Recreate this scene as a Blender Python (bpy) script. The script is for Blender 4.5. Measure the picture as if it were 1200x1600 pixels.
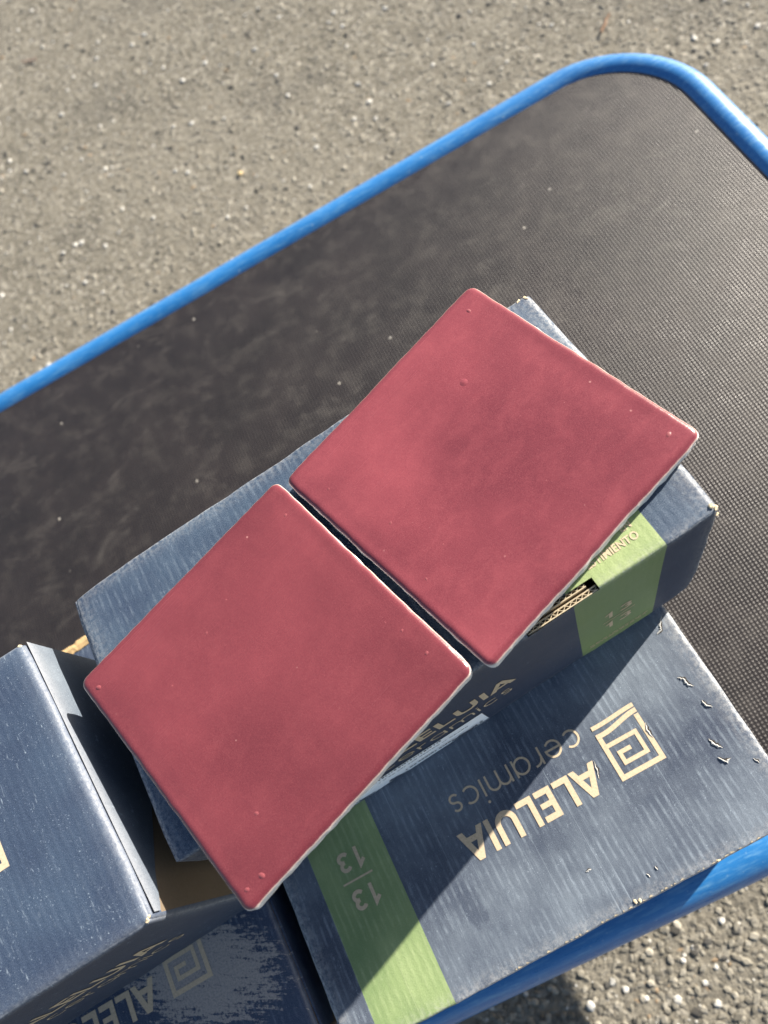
import bpy, math, random
from mathutils import Vector, Matrix, noise

for o in list(bpy.data.objects):
    bpy.data.objects.remove(o, do_unlink=True)
scene = bpy.context.scene
COL = scene.collection
R = math.radians

# ------------------------------------------------------------------ camera
cam_d = bpy.data.cameras.new("camera")
cam = bpy.data.objects.new("camera", cam_d)
COL.objects.link(cam)
cam.matrix_world = Matrix(((0.84655, 0.52986, 0.05095, 0.0),
                           (-0.46163, 0.77843, -0.42538, 0.0),
                           (-0.26505, 0.33658, 0.90358, 0.593),
                           (0, 0, 0, 1)))
cam_d.sensor_fit = 'HORIZONTAL'
cam_d.sensor_width = 36.0
cam_d.lens = 36.0
cam_d.clip_start = 0.01
cam_d.clip_end = 500.0
cam_d.dof.use_dof = True
cam_d.dof.focus_distance = 0.372
cam_d.dof.aperture_fstop = 11.0
scene.camera = cam

# ------------------------------------------------------------------ sky, sun, exposure
SUN_AZ = Vector((0.945, 0.325, 0.0)).normalized()
ELEV = R(22.5)
SUN = Vector((SUN_AZ.x * math.cos(ELEV), SUN_AZ.y * math.cos(ELEV), math.sin(ELEV)))
world = bpy.data.worlds.new("World")
scene.world = world
world.use_nodes = True
wn = world.node_tree
sky = wn.nodes.new("ShaderNodeTexSky")
sky.sky_type = 'NISHITA'
sky.sun_disc = False
sky.sun_elevation = ELEV
sky.sun_rotation = math.atan2(SUN_AZ.x, SUN_AZ.y)
sky.air_density = 1.0
sky.dust_density = 1.5
wn.links.new(sky.outputs[0], wn.nodes["Background"].inputs[0])
wn.nodes["Background"].inputs[1].default_value = 0.055
sl = bpy.data.lights.new("sun", 'SUN')
sl.energy = 5.0
sl.angle = R(0.53)
sl.color = (1.0, 0.92, 0.80)
sun = bpy.data.objects.new("sun", sl)
COL.objects.link(sun)
sun.rotation_euler = SUN.to_track_quat('Z', 'Y').to_euler()
sun.location = SUN * 5

scene.view_settings.view_transform = 'Standard'
scene.view_settings.look = 'None'
scene.view_settings.gamma = 1.0
scene.view_settings.use_curve_mapping = False
scene.view_settings.exposure = 1.70


# ------------------------------------------------------------------ helpers
def mesh_obj(name, verts, faces, mat, parent=None, attrs=None, smooth=False, loc=None):
    me = bpy.data.meshes.new(name)
    me.from_pydata([tuple(v) for v in verts], [], faces)
    me.update()
    if smooth:
        me.polygons.foreach_set("use_smooth", [True] * len(me.polygons))
    if attrs:
        for an, (typ, data) in attrs.items():
            a = me.attributes.new(an, typ, 'POINT')
            if typ == 'FLOAT':
                a.data.foreach_set("value", [float(x) for x in data])
            else:
                a.data.foreach_set("vector", [c for v in data for c in v])
    if mat:
        me.materials.append(mat)
    o = bpy.data.objects.new(name, me)
    COL.objects.link(o)
    if parent:
        o.parent = parent
    if loc:
        o.location = loc
    return o


def thing(name, label, cat, loc=(0, 0, 0), rz=0.0, group=None):
    o = bpy.data.objects.new(name, None)
    o.empty_display_size = 0.02
    COL.objects.link(o)
    o.location = loc
    o.rotation_euler = (0, 0, rz)
    tag(o, label, cat, group)
    return o


def tag(o, label, cat, group=None, kind=None):
    if label: o["label"] = label
    if cat: o["category"] = cat
    if group: o["group"] = group
    if kind: o["kind"] = kind
    return o


class NT:
    """small node-tree builder"""
    def __init__(self, name):
        self.m = bpy.data.materials.new(name)
        self.m.use_nodes = True
        self.t = self.m.node_tree
        self.p = self.t.nodes["Principled BSDF"]

    def n(self, typ, **kw):
        nd = self.t.nodes.new(typ)
        for k, v in kw.items():
            if k.startswith("i_"):
                self.set(nd.inputs[k[2:]] if not k[2:].isdigit() else nd.inputs[int(k[2:])], v)
            else:
                setattr(nd, k, v)
        return nd

    def set(self, sock, v):
        if isinstance(v, bpy.types.NodeSocket):
            self.t.links.new(v, sock)
        else:
            if sock.type == 'RGBA' and len(v) == 3:
                v = (*v, 1)
            sock.default_value = v

    def math(self, op, a, b=0.0, c=0.0, clamp=False):
        nd = self.n("ShaderNodeMath", operation=op, use_clamp=clamp)
        self.set(nd.inputs[0], a); self.set(nd.inputs[1], b); self.set(nd.inputs[2], c)
        return nd.outputs[0]

    def vmul(self, v, s):
        nd = self.n("ShaderNodeVectorMath", operation='MULTIPLY')
        self.set(nd.inputs[0], v); self.set(nd.inputs[1], s)
        return nd.outputs[0]

    def vadd(self, v, s):
        nd = self.n("ShaderNodeVectorMath", operation='ADD')
        self.set(nd.inputs[0], v); self.set(nd.inputs[1], s)
        return nd.outputs[0]

    def noise(self, vec, scale, detail=3.0, rough=0.55, dist=0.0):
        nd = self.n("ShaderNodeTexNoise")
        self.set(nd.inputs["Vector"], vec)
        nd.inputs["Scale"].default_value = scale
        nd.inputs["Detail"].default_value = detail
        nd.inputs["Roughness"].default_value = rough
        nd.inputs["Distortion"].default_value = dist
        return nd.outputs["Fac"]

    def step(self, v, lo, hi, a=0.0, b=1.0):
        nd = self.n("ShaderNodeMapRange")
        self.set(nd.inputs[0], v)
        self.set(nd.inputs[1], lo); self.set(nd.inputs[2], hi)
        self.set(nd.inputs[3], a); self.set(nd.inputs[4], b)
        return nd.outputs[0]

    def mix(self, f, a, b):
        nd = self.n("ShaderNodeMix", data_type='RGBA')
        self.set(nd.inputs[0], f); self.set(nd.inputs[6], a); self.set(nd.inputs[7], b)
        return nd.outputs[2]

    def attr(self, name):
        return self.n("ShaderNodeAttribute", attribute_name=name)

    def obj(self):
        return self.n("ShaderNodeTexCoord").outputs["Object"]

    def xyz(self, v):
        nd = self.n("ShaderNodeSeparateXYZ"); self.set(nd.inputs[0], v)
        return nd.outputs

    def bump(self, h, strength, dist, prev=None):
        nd = self.n("ShaderNodeBump")
        nd.inputs["Strength"].default_value = strength
        nd.inputs["Distance"].default_value = dist
        self.set(nd.inputs["Height"], h)
        if prev: self.set(nd.inputs["Normal"], prev)
        return nd.outputs[0]

    def out(self, color=None, rough=None, normal=None, spec=None, coat=None, metal=None):
        if color is not None: self.set(self.p.inputs["Base Color"], color)
        if rough is not None: self.set(self.p.inputs["Roughness"], rough)
        if normal is not None: self.set(self.p.inputs["Normal"], normal)
        if spec is not None: self.set(self.p.inputs["Specular IOR Level"], spec)
        if coat is not None: self.set(self.p.inputs["Coat Weight"], coat)
        if metal is not None: self.set(self.p.inputs["Metallic"], metal)
        return self.m


# ------------------------------------------------------------------ materials
KRAFT = (0.47, 0.33, 0.17)


def mat_print(name, base, dusty, dust_amt=0.5, streak=0.5, speck=0.5, seed=0.0, scrape=None, edge_amt=1.0, speck_col=(0.36, 0.43, 0.50), edge_lo=0.40, edge_hi=0.62, edge_col=(0.46, 0.45, 0.43), spec=0.5, side_shade=None, scratch=0.0, wiped=None, sheen=0.0, ribs=0.35):
    """printed corrugated cardboard: ink colour, flute streaks, rubbed specks, worn edges"""
    k = NT(name)
    co = k.attr("co").outputs["Vector"]
    edge = k.attr("edge").outputs["Fac"]
    co = k.vadd(co, (seed, seed * 0.7, seed * 1.3))
    st = k.noise(k.vmul(co, (420, 110, 110)), 1.0, 5.0, 0.7)
    st2 = k.noise(k.vmul(co, (200, 48, 48)), 1.0, 5.0, 0.72)
    blot = k.noise(co, 16.0, 4.0, 0.6)
    fine = k.noise(co, 1500.0, 2.0, 0.6)
    fib = k.noise(k.vmul(co, (900, 160, 160)), 1.0, 2.0, 0.6)
    dust = k.math('MULTIPLY', k.step(blot, 0.3, 0.72), dust_amt, clamp=True)
    if side_shade is not None:         # sun contrast painted into the dust: lid panel lighter, side walls darker
        lid = k.step(k.xyz(k.attr("co").outputs["Vector"])[2], 0.0004, 0.0030, 1.0, side_shade)
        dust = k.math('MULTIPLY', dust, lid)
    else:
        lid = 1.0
    if wiped:                         # a damp smudge where the dust is gone
        X = k.xyz(k.attr("co").outputs["Vector"])
        du = k.math('DIVIDE', k.math('SUBTRACT', X[0], wiped[0]), wiped[2])
        dv = k.math('DIVIDE', k.math('SUBTRACT', X[2], wiped[1]), wiped[3])
        dd_ = k.math('ADD', k.math('MULTIPLY', du, du), k.math('MULTIPLY', dv, dv))
        dd_ = k.math('ADD', dd_, k.math('MULTIPLY', k.math('SUBTRACT', k.noise(co, 160.0, 3.0), 0.5), 2.2))
        wp = k.step(dd_, 0.7, 1.1, 0.35, 1.0)
        dust = k.math('MULTIPLY', dust, wp)
    s1 = k.math('MULTIPLY', k.step(st, 0.48, 0.74), k.step(blot, 0.32, 0.66))
    s2 = k.math('MULTIPLY', k.step(st2, 0.50, 0.75), 0.6)
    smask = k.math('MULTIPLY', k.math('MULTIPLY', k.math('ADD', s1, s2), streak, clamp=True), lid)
    if wiped: smask = k.math('MULTIPLY', smask, wp)
    col = k.mix(dust, base, dusty)
    col = k.mix(k.math('MULTIPLY', smask, k.step(fine, 0.25, 0.7)), col, k.mix(0.5, dusty, speck_col))
    sp = k.math('MULTIPLY', k.step(fib, 0.66, 0.78), k.step(st2, 0.35, 0.65))
    sp = k.math('MULTIPLY', sp, speck, clamp=True)
    col = k.mix(sp, col, speck_col)
    ribw = k.n("ShaderNodeTexWave", wave_type='BANDS', bands_direction='X')
    k.set(ribw.inputs["Vector"], co)
    ribw.inputs["Scale"].default_value = 74.0
    ribw.inputs["Distortion"].default_value = 0.8
    ribw.inputs["Detail Scale"].default_value = 3.0
    rib = k.math('MULTIPLY', k.step(ribw.outputs["Fac"], 0.62, 0.95), k.step(k.noise(k.vmul(co, (60, 90, 90)), 1.0, 4.0, 0.7), 0.42, 0.68))
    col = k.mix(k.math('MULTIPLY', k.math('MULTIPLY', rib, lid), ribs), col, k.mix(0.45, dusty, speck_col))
    fl = k.math('MULTIPLY', k.step(k.noise(co, 1250.0, 2.0, 0.6), 0.66, 0.72), k.step(st2, 0.40, 0.60))
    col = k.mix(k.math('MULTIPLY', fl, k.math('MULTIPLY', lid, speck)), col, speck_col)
    if scratch > 0:
        sc_ = k.noise(k.vmul(k.vadd(co, k.vmul(co, (0, 0, 0))), (1500, 11, 11)), 1.0, 2.0, 0.5, 0.2)
        col = k.mix(k.math('MULTIPLY', k.step(sc_, 0.66, 0.74), scratch), col, speck_col)
    if scrape:                       # ink torn away from one patch of the face
        cu, cv, ru, rv = scrape
        X = k.xyz(k.attr("co").outputs["Vector"])
        du = k.math('DIVIDE', k.math('SUBTRACT', X[0], cu), ru)
        dv = k.math('DIVIDE', k.math('SUBTRACT', X[2], cv), rv)
        skew = k.math('ADD', dv, k.math('MULTIPLY', du, -0.45))
        dist = k.math('SQRT', k.math('ADD', k.math('MULTIPLY', du, du), k.math('MULTIPLY', skew, skew)))
        rot = k.n("ShaderNodeVectorRotate", rotation_type='Y_AXIS')
        k.set(rot.inputs["Vector"], co); rot.inputs["Angle"].default_value = 0.45
        n1 = k.noise(k.vmul(rot.outputs[0], (55, 55, 380)), 1.0, 6.0, 0.7)
        n2 = k.noise(co, 520.0, 4.0, 0.75)
        nn = k.math('ADD', k.math('MULTIPLY', n1, 0.62), k.math('MULTIPLY', n2, 0.38))
        lim = k.step(dist, 0.35, 1.05, 0.41, 0.62)
        m = k.step(k.math('SUBTRACT', nn, lim), -0.035, 0.015)
        m = k.math('MULTIPLY', m, k.step(X[1], 0.004, 0.005, 1.0, 0.0))
        m = k.math('MULTIPLY', m, k.step(k.noise(co, 900.0, 2.0), 0.2, 0.6, 0.5, 1.0))
        col = k.mix(m, col, (0.36, 0.32, 0.28))
    en = k.noise(k.vmul(co, (480, 480, 480)), 1.0, 4.0, 0.7)
    em = k.math('MULTIPLY', edge, k.step(en, edge_lo, edge_hi), clamp=True)
    em = k.math('MULTIPLY', em, edge_amt, clamp=True)
    col = k.mix(em, col, edge_col)
    flut = k.n("ShaderNodeTexWave", wave_type='BANDS', bands_direction='X')
    k.set(flut.inputs["Vector"], co)
    flut.inputs["Scale"].default_value = 72.0
    flut.inputs["Distortion"].default_value = 3.0
    flut.inputs["Detail"].default_value = 2.0
    grain = k.noise(co, 2600.0, 2.0, 0.7)
    col = k.mix(k.math('MULTIPLY', k.step(grain, 0.44, 0.72), 0.22), col, speck_col)
    col = k.mix(k.math('MULTIPLY', k.step(grain, 0.52, 0.28), 0.30), col, base)
    h = k.math('ADD', k.math('MULTIPLY', flut.outputs["Fac"], 0.22), k.math('MULTIPLY', st2, 0.45))
    b = k.bump(h, 0.20, 0.0006)
    b = k.bump(k.noise(co, 800.0, 4.0, 0.7), 0.45, 0.0003, b)
    rg = k.step(blot, 0.3, 0.7, 0.50, 0.66)
    k.p.inputs["Sheen Weight"].default_value = sheen
    k.p.inputs["Sheen Roughness"].default_value = 0.45
    return k.out(col, rg, b, spec=spec)


NAVY = (0.010, 0.020, 0.052)
M_NAVY1 = mat_print("navy_print_centre", NAVY, (0.046, 0.080, 0.124), 0.95, 0.35, 0.6, 0.0, edge_amt=0.7, side_shade=0.06, spec=0.3)
M_NAVY2 = mat_print("navy_print_dusty", (0.012, 0.022, 0.050), (0.120, 0.148, 0.185), 1.0, 0.45, 0.7, 3.1, sheen=0.9, ribs=0.5, scratch=0.35, spec=0.35, wiped=(0.1735, 0.0370, 0.0060, 0.0130))
M_NAVY3 = mat_print("navy_print_left", NAVY, (0.027, 0.053, 0.098), 0.95, 0.08, 0.9, 5.7, edge_amt=0.5, edge_lo=0.25, edge_hi=0.60, edge_col=(0.40, 0.41, 0.43), side_shade=0.2, ribs=0.10)
M_NAVY4 = mat_print("navy_print_scraped", (0.011, 0.023, 0.062), (0.030, 0.048, 0.095), 0.5, 0.25, 0.25, 9.3,
                    scrape=(0.050, 0.058, 0.056, 0.038), edge_amt=0.12)
M_NAVY5 = mat_print("navy_print_back", NAVY, (0.05, 0.07, 0.11), 0.6, 0.5, 0.5, 7.3)
M_GREEN1 = mat_print("green_band_centre", (0.120, 0.190, 0.062), (0.37, 0.44, 0.190), 1.0, 0.4, 0.35, 0.0, speck_col=(0.50, 0.54, 0.32), edge_amt=0.7, side_shade=0.10)
M_GREEN2 = mat_print("green_band_dusty", (0.120, 0.195, 0.070), (0.29, 0.37, 0.16), 1.0, 0.45, 0.4, 3.1, speck_col=(0.50, 0.54, 0.34), scratch=0.3)


def mat_kraft(name, base=KRAFT, dark=0.7):
    k = NT(name)
    c = k.obj()
    n1 = k.noise(c, 700.0, 3.0, 0.6)
    n2 = k.noise(c, 60.0, 3.0, 0.6)
    f = k.math('ADD', k.math('MULTIPLY', n1, 0.6), k.math('MULTIPLY', n2, 0.4))
    col = k.mix(k.step(f, 0.3, 0.7), tuple(x * dark for x in base), base)
    b = k.bump(n1, 0.3, 0.0003)
    return k.out(col, 0.85, b, spec=0.15)


M_KRAFT = mat_kraft("kraft_board")
M_PALEKRAFT = mat_kraft("torn_paper_pulp", (0.62, 0.52, 0.36), 0.75)
M_PULP = mat_kraft("pale_paper_pulp", (0.50, 0.50, 0.49), 0.6)
M_RIP_SHADE = mat_kraft("painted_rip_shade", (0.055, 0.048, 0.042), 0.6)  # dark brown standing in for the shade inside the rips
M_DKRAFT = mat_kraft("brown_board", (0.150, 0.115, 0.080), 0.8)


def mat_lettering():
    k = NT("unprinted_lettering")
    co = k.attr("co").outputs["Vector"]
    st = k.noise(k.vmul(co, (420, 26, 26)), 1.0, 4.0, 0.6)
    n = k.noise(co, 800.0, 3.0, 0.6)
    col = k.mix(k.step(n, 0.3, 0.7), (0.46, 0.37, 0.255), (0.60, 0.485, 0.335))
    col = k.mix(k.math('MULTIPLY', k.step(st, 0.60, 0.75), 0.45), col, (0.30, 0.27, 0.22))
    rub = k.math('MULTIPLY', k.step(k.noise(co, 420.0, 4.0, 0.7), 0.66, 0.72), 0.7)
    col = k.mix(rub, col, (0.05, 0.06, 0.09))
    return k.out(col, 0.8, spec=0.2)


M_LET = mat_lettering()


def mat_label():
    k = NT("white_label_paper")
    n = k.noise(k.obj(), 300.0, 3.0)
    return k.out(k.mix(n, (0.84, 0.90, 0.96), (0.90, 0.94, 0.98)), 0.55, spec=0.35)


M_LABEL = mat_label()
M_INK = NT("black_label_ink").out((0.06, 0.065, 0.085), 0.6)


def mat_glaze(name, seed, g=1.0):
    k = NT(name)
    c = k.obj()
    cs = k.vadd(c, (seed, seed * 2.1, 0))
    rim = k.attr("rim").outputs["Fac"]
    big = k.noise(cs, 11.0, 2.0, 0.5, 0.5)
    mid = k.noise(k.vmul(cs, (60, 95, 60)), 1.0, 4.0, 0.6, 0.4)
    fine = k.noise(cs, 2200.0, 2.0, 0.6)
    col = k.mix(k.step(big, 0.33, 0.70), (0.100 * g, 0.0195 * g, 0.0270 * g), (0.178 * g, 0.0370 * g, 0.0465 * g))
    col = k.mix(k.math('MULTIPLY', k.step(mid, 0.45, 0.75), 0.28), col, (0.235 * g, 0.056 * g, 0.064 * g))
    col = k.mix(k.math('MULTIPLY', k.step(fine, 0.35, 0.7), 0.22), col, (0.27 * g, 0.075 * g, 0.08 * g))
    # pale pin-point specks in the glaze
    vo = k.n("ShaderNodeTexVoronoi", feature='F1')
    k.set(vo.inputs["Vector"], cs); vo.inputs["Scale"].default_value = 95.0
    sp = k.step(vo.outputs["Distance"], 0.035, 0.06, 1.0, 0.0)
    rnd = k.xyz(vo.outputs["Color"])[0]
    sp = k.math('MULTIPLY', sp, k.step(rnd, 0.72, 0.76))
    col = k.mix(k.math('MULTIPLY', sp, 0.55), col, (0.50, 0.25, 0.23))
    # thinner, darker glaze a few mm inside the border and bare pale line at the rim
    inner = k.math('MULTIPLY', k.step(rim, 0.25, 0.70), k.step(rim, 0.72, 0.86, 1.0, 0.0))
    col = k.mix(k.math('MULTIPLY', inner, 0.5), col, (0.105, 0.013, 0.020))
    en = k.noise(cs, 420.0, 3.0, 0.6)
    lim = k.math('ADD', rim, k.math('MULTIPLY', k.math('SUBTRACT', en, 0.5), 0.16))
    col = k.mix(k.step(lim, 0.90, 0.97), col, (0.50, 0.38, 0.34))
    # fine grain, fired-in brush marks and hairline scratches in a few patches
    gr = k.noise(cs, 3300.0, 2.0, 0.7)
    col = k.mix(k.math('MULTIPLY', k.step(gr, 0.56, 0.72), 0.28), col, (0.32 * g, 0.12 * g, 0.12 * g))
    col = k.mix(k.math('MULTIPLY', k.step(gr, 0.45, 0.30), 0.30), col, (0.085 * g, 0.012 * g, 0.017 * g))
    rv = k.n("ShaderNodeVectorRotate", rotation_type='Z_AXIS')
    k.set(rv.inputs["Vector"], cs); rv.inputs["Angle"].default_value = 0.5
    hl = k.noise(k.vmul(rv.outputs[0], (700, 26, 1)), 1.0, 4.0, 0.6, 0.3)
    pm = k.step(k.noise(cs, 24.0, 2.0), 0.60, 0.70)
    hm = k.math('MULTIPLY', k.step(hl, 0.60, 0.70), pm)
    col = k.mix(k.math('MULTIPLY', hm, 0.22), col, (0.080 * g, 0.010 * g, 0.015 * g))
    chp = k.math('MULTIPLY', k.step(k.noise(cs, 330.0, 4.0, 0.7), 0.70, 0.74), k.step(k.noise(cs, 31.0, 2.0), 0.58, 0.66))
    col = k.mix(k.math('MULTIPLY', chp, 0.55), col, (0.42, 0.22, 0.20))
    sc = k.noise(k.vmul(cs, (40, 1400, 1)), 1.0, 2.0, 0.5)
    b = k.bump(k.noise(cs, 110.0, 3.0, 0.5), 0.10, 0.0015)
    b = k.bump(k.noise(cs, 1300.0, 2.0, 0.6), 0.12, 0.0003, b)
    vb = k.n("ShaderNodeTexVoronoi", feature='F1')
    k.set(vb.inputs["Vector"], cs); vb.inputs["Scale"].default_value = 34.0
    pr = k.math('MULTIPLY', k.step(vb.outputs["Distance"], 0.0, 0.075, 1.0, 0.0), k.step(k.xyz(vb.outputs["Color"])[1], 0.62, 0.66))
    b = k.bump(pr, 0.8, 0.0006, b)
    rg = k.step(k.math('ADD', k.math('MULTIPLY', big, 0.5), k.math('MULTIPLY', sc, 0.5)), 0.3, 0.7, 0.17, 0.30)
    return k.out(col, rg, b, spec=0.55)


def mat_biscuit():
    k = NT("tile_biscuit")
    c = k.obj()
    n = k.noise(c, 260.0, 4.0, 0.65)
    col = k.mix(k.step(n, 0.3, 0.7), (0.56, 0.55, 0.54), (0.76, 0.75, 0.73))
    st = k.step(k.noise(c, 70.0, 4.0, 0.7), 0.60, 0.70)
    col = k.mix(k.math('MULTIPLY', st, 0.5), col, (0.30, 0.17, 0.16))
    return k.out(col, 0.75, k.bump(n, 0.5, 0.0008), spec=0.25)


M_GLAZE_A = mat_glaze("red_glaze_a", 0.31)
M_GLAZE_B = mat_glaze("red_glaze_b", 2.73, 1.33)
M_BISC = mat_biscuit()
k = NT("pale_red_glaze")
M_BLIST = k.out(k.mix(k.noise(k.obj(), 900.0), (0.17, 0.033, 0.042), (0.26, 0.075, 0.08)), 0.35, spec=0.5)


def mat_deck():
    k = NT("antislip_plywood_film")
    c = k.obj()
    X = k.xyz(c)
    PI2 = math.pi * 2
    a = k.math('COSINE', k.math('MULTIPLY', X[0], PI2 / 0.00297))
    bb = k.math('COSINE', k.math('MULTIPLY', X[1], PI2 / 0.0027))
    ax = k.math('MULTIPLY', k.math('ADD', a, 1.0), 0.5)
    ay = k.math('MULTIPLY', k.math('ADD', bb, 1.0), 0.5)
    knot = k.math('MULTIPLY', k.step(ax, 0.15, 0.85), k.step(ay, 0.15, 0.85))
    wire = k.math('ADD', k.math('MULTIPLY', knot, 0.85), k.math('MULTIPLY', k.math('ADD', k.step(ax, 0.4, 0.95), k.step(ay, 0.4, 0.95)), 0.12))
    blot = k.noise(c, 9.0, 4.0, 0.6, 0.4)
    dn = k.noise(c, 45.0, 4.0, 0.65)
    col = k.mix(k.step(blot, 0.36, 0.64), (0.0100, 0.0072, 0.0068), (0.0190, 0.0142, 0.0132))
    col = k.mix(k.math('MULTIPLY', k.step(dn, 0.50, 0.75), 0.40), col, (0.062, 0.054, 0.047))
    # dried mud smears and grit
    sm = k.noise(k.vmul(c, (19, 34, 20)), 1.0, 7.0, 0.72, 0.6)
    col = k.mix(k.math('MULTIPLY', k.step(sm, 0.56, 0.78), 0.38), col, (0.13, 0.117, 0.102))
    vo = k.n("ShaderNodeTexVoronoi", feature='F1')
    k.set(vo.inputs["Vector"], c); vo.inputs["Scale"].default_value = 36.0
    g = k.math('MULTIPLY', k.step(vo.outputs["Distance"], 0.03, 0.055, 1.0, 0.0), k.step(k.xyz(vo.outputs["Color"])[0], 0.50, 0.54))
    col = k.mix(k.math('MULTIPLY', g, 0.9), col, (0.42, 0.39, 0.34))
    worn = k.math('MULTIPLY', wire, k.step(k.noise(c, 25.0, 3.0), 0.35, 0.65, 0.4, 0.9))
    col = k.mix(k.math('MULTIPLY', worn, 0.34), col, (0.070, 0.060, 0.055))
    b = k.bump(wire, 0.42, 0.0008)
    b = k.bump(k.noise(c, 900.0, 2.0), 0.2, 0.0004, b)
    return k.out(col, k.step(dn, 0.3, 0.7, 0.38, 0.54), b, spec=0.50)


M_DECK = mat_deck()
k = NT("plywood_edge")
M_PLY = k.out(k.mix(k.noise(k.vmul(k.obj(), (3, 3, 900)), 1.0, 2.0), (0.16, 0.10, 0.055), (0.34, 0.24, 0.14)), 0.8)


def mat_blue():
    k = NT("blue_enamel_tube")
    c = k.obj()
    blot = k.noise(c, 14.0, 4.0, 0.6)
    sc = k.noise(k.vmul(c, (55, 420, 420)), 1.0, 4.0, 0.7)
    ch = k.noise(c, 240.0, 4.0, 0.7)
    col = k.mix(k.step(blot, 0.3, 0.7), (0.013, 0.128, 0.350), (0.022, 0.160, 0.410))
    col = k.mix(k.math('MULTIPLY', k.step(sc, 0.50, 0.70), 0.6), col, (0.13, 0.31, 0.50))
    col = k.mix(k.math('MULTIPLY', k.step(ch, 0.64, 0.70), 0.6), col, (0.30, 0.42, 0.52))
    b = k.bump(k.noise(c, 60.0, 3.0), 0.10, 0.001)
    return k.out(col, k.step(sc, 0.3, 0.7, 0.24, 0.42), b, spec=0.75, coat=0.25)


M_BLUE = mat_blue()
M_RUBBER = NT("grey_rubber").out((0.05, 0.05, 0.052), 0.7)
M_STEEL = NT("zinc_steel").out((0.45, 0.45, 0.46), 0.4, metal=0.9)


def mat_asphalt():
    k = NT("weathered_asphalt")
    c = k.obj()
    big = k.noise(c, 1.6, 4.0, 0.6)
    mid = k.noise(c, 24.0, 5.0, 0.65)
    fine = k.noise(c, 260.0, 4.0, 0.7)
    vo = k.n("ShaderNodeTexVoronoi", feature='F1'); k.set(vo.inputs["Vector"], c); vo.inputs["Scale"].default_value = 150.0
    vc = k.xyz(vo.outputs["Color"])
    ve = k.n("ShaderNodeTexVoronoi", feature='DISTANCE_TO_EDGE'); k.set(ve.inputs["Vector"], c); ve.inputs["Scale"].default_value = 150.0
    col = k.mix(k.step(vc[0], 0.1, 0.95), (0.105, 0.095, 0.075), (0.220, 0.202, 0.163))
    col = k.mix(k.math('MULTIPLY', k.step(vc[1], 0.86, 0.95), 0.7), col, (0.42, 0.39, 0.33))
    col = k.mix(k.math('MULTIPLY', k.step(vc[2], 0.92, 0.96), 0.6), col, (0.050, 0.046, 0.040))
    col = k.mix(k.math('MULTIPLY', k.step(mid, 0.40, 0.66), 0.5), col, (0.190, 0.173, 0.138))
    gap = k.math('MULTIPLY', k.step(ve.outputs["Distance"], 0.0, 0.10, 1.0, 0.0), k.step(mid, 0.62, 0.42))
    col = k.mix(k.math('MULTIPLY', gap, 0.5), col, (0.060, 0.054, 0.043))
    col = k.mix(k.math('MULTIPLY', k.step(big, 0.42, 0.60), 0.45), col, (0.215, 0.196, 0.158))
    col = k.mix(k.math('MULTIPLY', k.step(k.noise(c, 5.0, 4.0, 0.6), 0.54, 0.70), 0.6), col, (0.085, 0.080, 0.070))
    col = k.mix(k.math('MULTIPLY', k.step(k.noise(c, 48.0, 3.0, 0.6), 0.64, 0.72), 0.6), col, (0.070, 0.066, 0.058))
    col = k.mix(k.math('MULTIPLY', k.step(fine, 0.54, 0.74), 0.4), col, (0.30, 0.28, 0.235))
    col = k.mix(k.math('MULTIPLY', k.step(fine, 0.44, 0.28), 0.5), col, (0.060, 0.055, 0.045))
    h = k.math('ADD', k.math('MULTIPLY', vo.outputs["Distance"], -0.8), fine)
    b = k.bump(h, 0.60, 0.0024)
    b = k.bump(mid, 0.35, 0.008, b)
    return k.out(col, 0.9, b, spec=0.25)


M_ASPH = mat_asphalt()
k = NT("asphalt_stone")
ca = k.attr("tone").outputs["Vector"]
M_STONE = k.out(k.mix(k.step(k.noise(k.obj(), 500.0, 3.0), 0.3, 0.7, 0.0, 0.35), ca, (0.16, 0.145, 0.115)), 0.8, spec=0.3)

# ------------------------------------------------------------------ ground
GZ = -0.256
gv, gf = [], []
S_ = 60.0
cs = [-S_, -20, -8, -3, -1.2, -0.5, 0, 0.5, 1.0, 1.6, 2.4, 4, 8, 20, S_]
for j, y in enumerate(cs):
    for i, x in enumerate(cs):
        gv.append((x, y, 0))
n = len(cs)
for j in range(n - 1):
    for i in range(n - 1):
        gf.append((j * n + i, j * n + i + 1, (j + 1) * n + i + 1, (j + 1) * n + i))
ground = mesh_obj("ground", gv, gf, M_ASPH, loc=(0, 0, GZ))
tag(ground, "sunlit weathered grey asphalt ground", None, kind="structure")

# aggregate stones showing in the asphalt
rnd = random.Random(11)
t_ = (1 + 5 ** 0.5) / 2
ICO_V = [Vector(v).normalized() for v in ((-1, t_, 0), (1, t_, 0), (-1, -t_, 0), (1, -t_, 0), (0, -1, t_), (0, 1, t_), (0, -1, -t_), (0, 1, -t_), (t_, 0, -1), (t_, 0, 1), (-t_, 0, -1), (-t_, 0, 1))]
ICO_F = [(0, 11, 5), (0, 5, 1), (0, 1, 7), (0, 7, 10), (0, 10, 11), (1, 5, 9), (5, 11, 4), (11, 10, 2), (10, 7, 6), (7, 1, 8), (3, 9, 4), (3, 4, 2), (3, 2, 6), (3, 6, 8), (3, 8, 9), (4, 9, 5), (2, 4, 11), (6, 2, 10), (8, 6, 7), (9, 8, 1)]


def stone(r, flat, rr):
    q = Matrix.Rotation(rr.uniform(0, 6.28), 3, 'Z')
    sx, sy = rr.uniform(0.75, 1.25), rr.uniform(0.7, 1.1)
    return [q @ Vector((v.x * sx * r * rr.uniform(.82, 1.15), v.y * sy * r * rr.uniform(.82, 1.15), min(v.z, 0.50) * r * flat * rr.uniform(.85, 1.1))) for v in ICO_V]


sv, sf, stn = [], [], []
UP_F = [f for f in ICO_F if sum(ICO_V[q].z for q in f) > -0.6]


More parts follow.
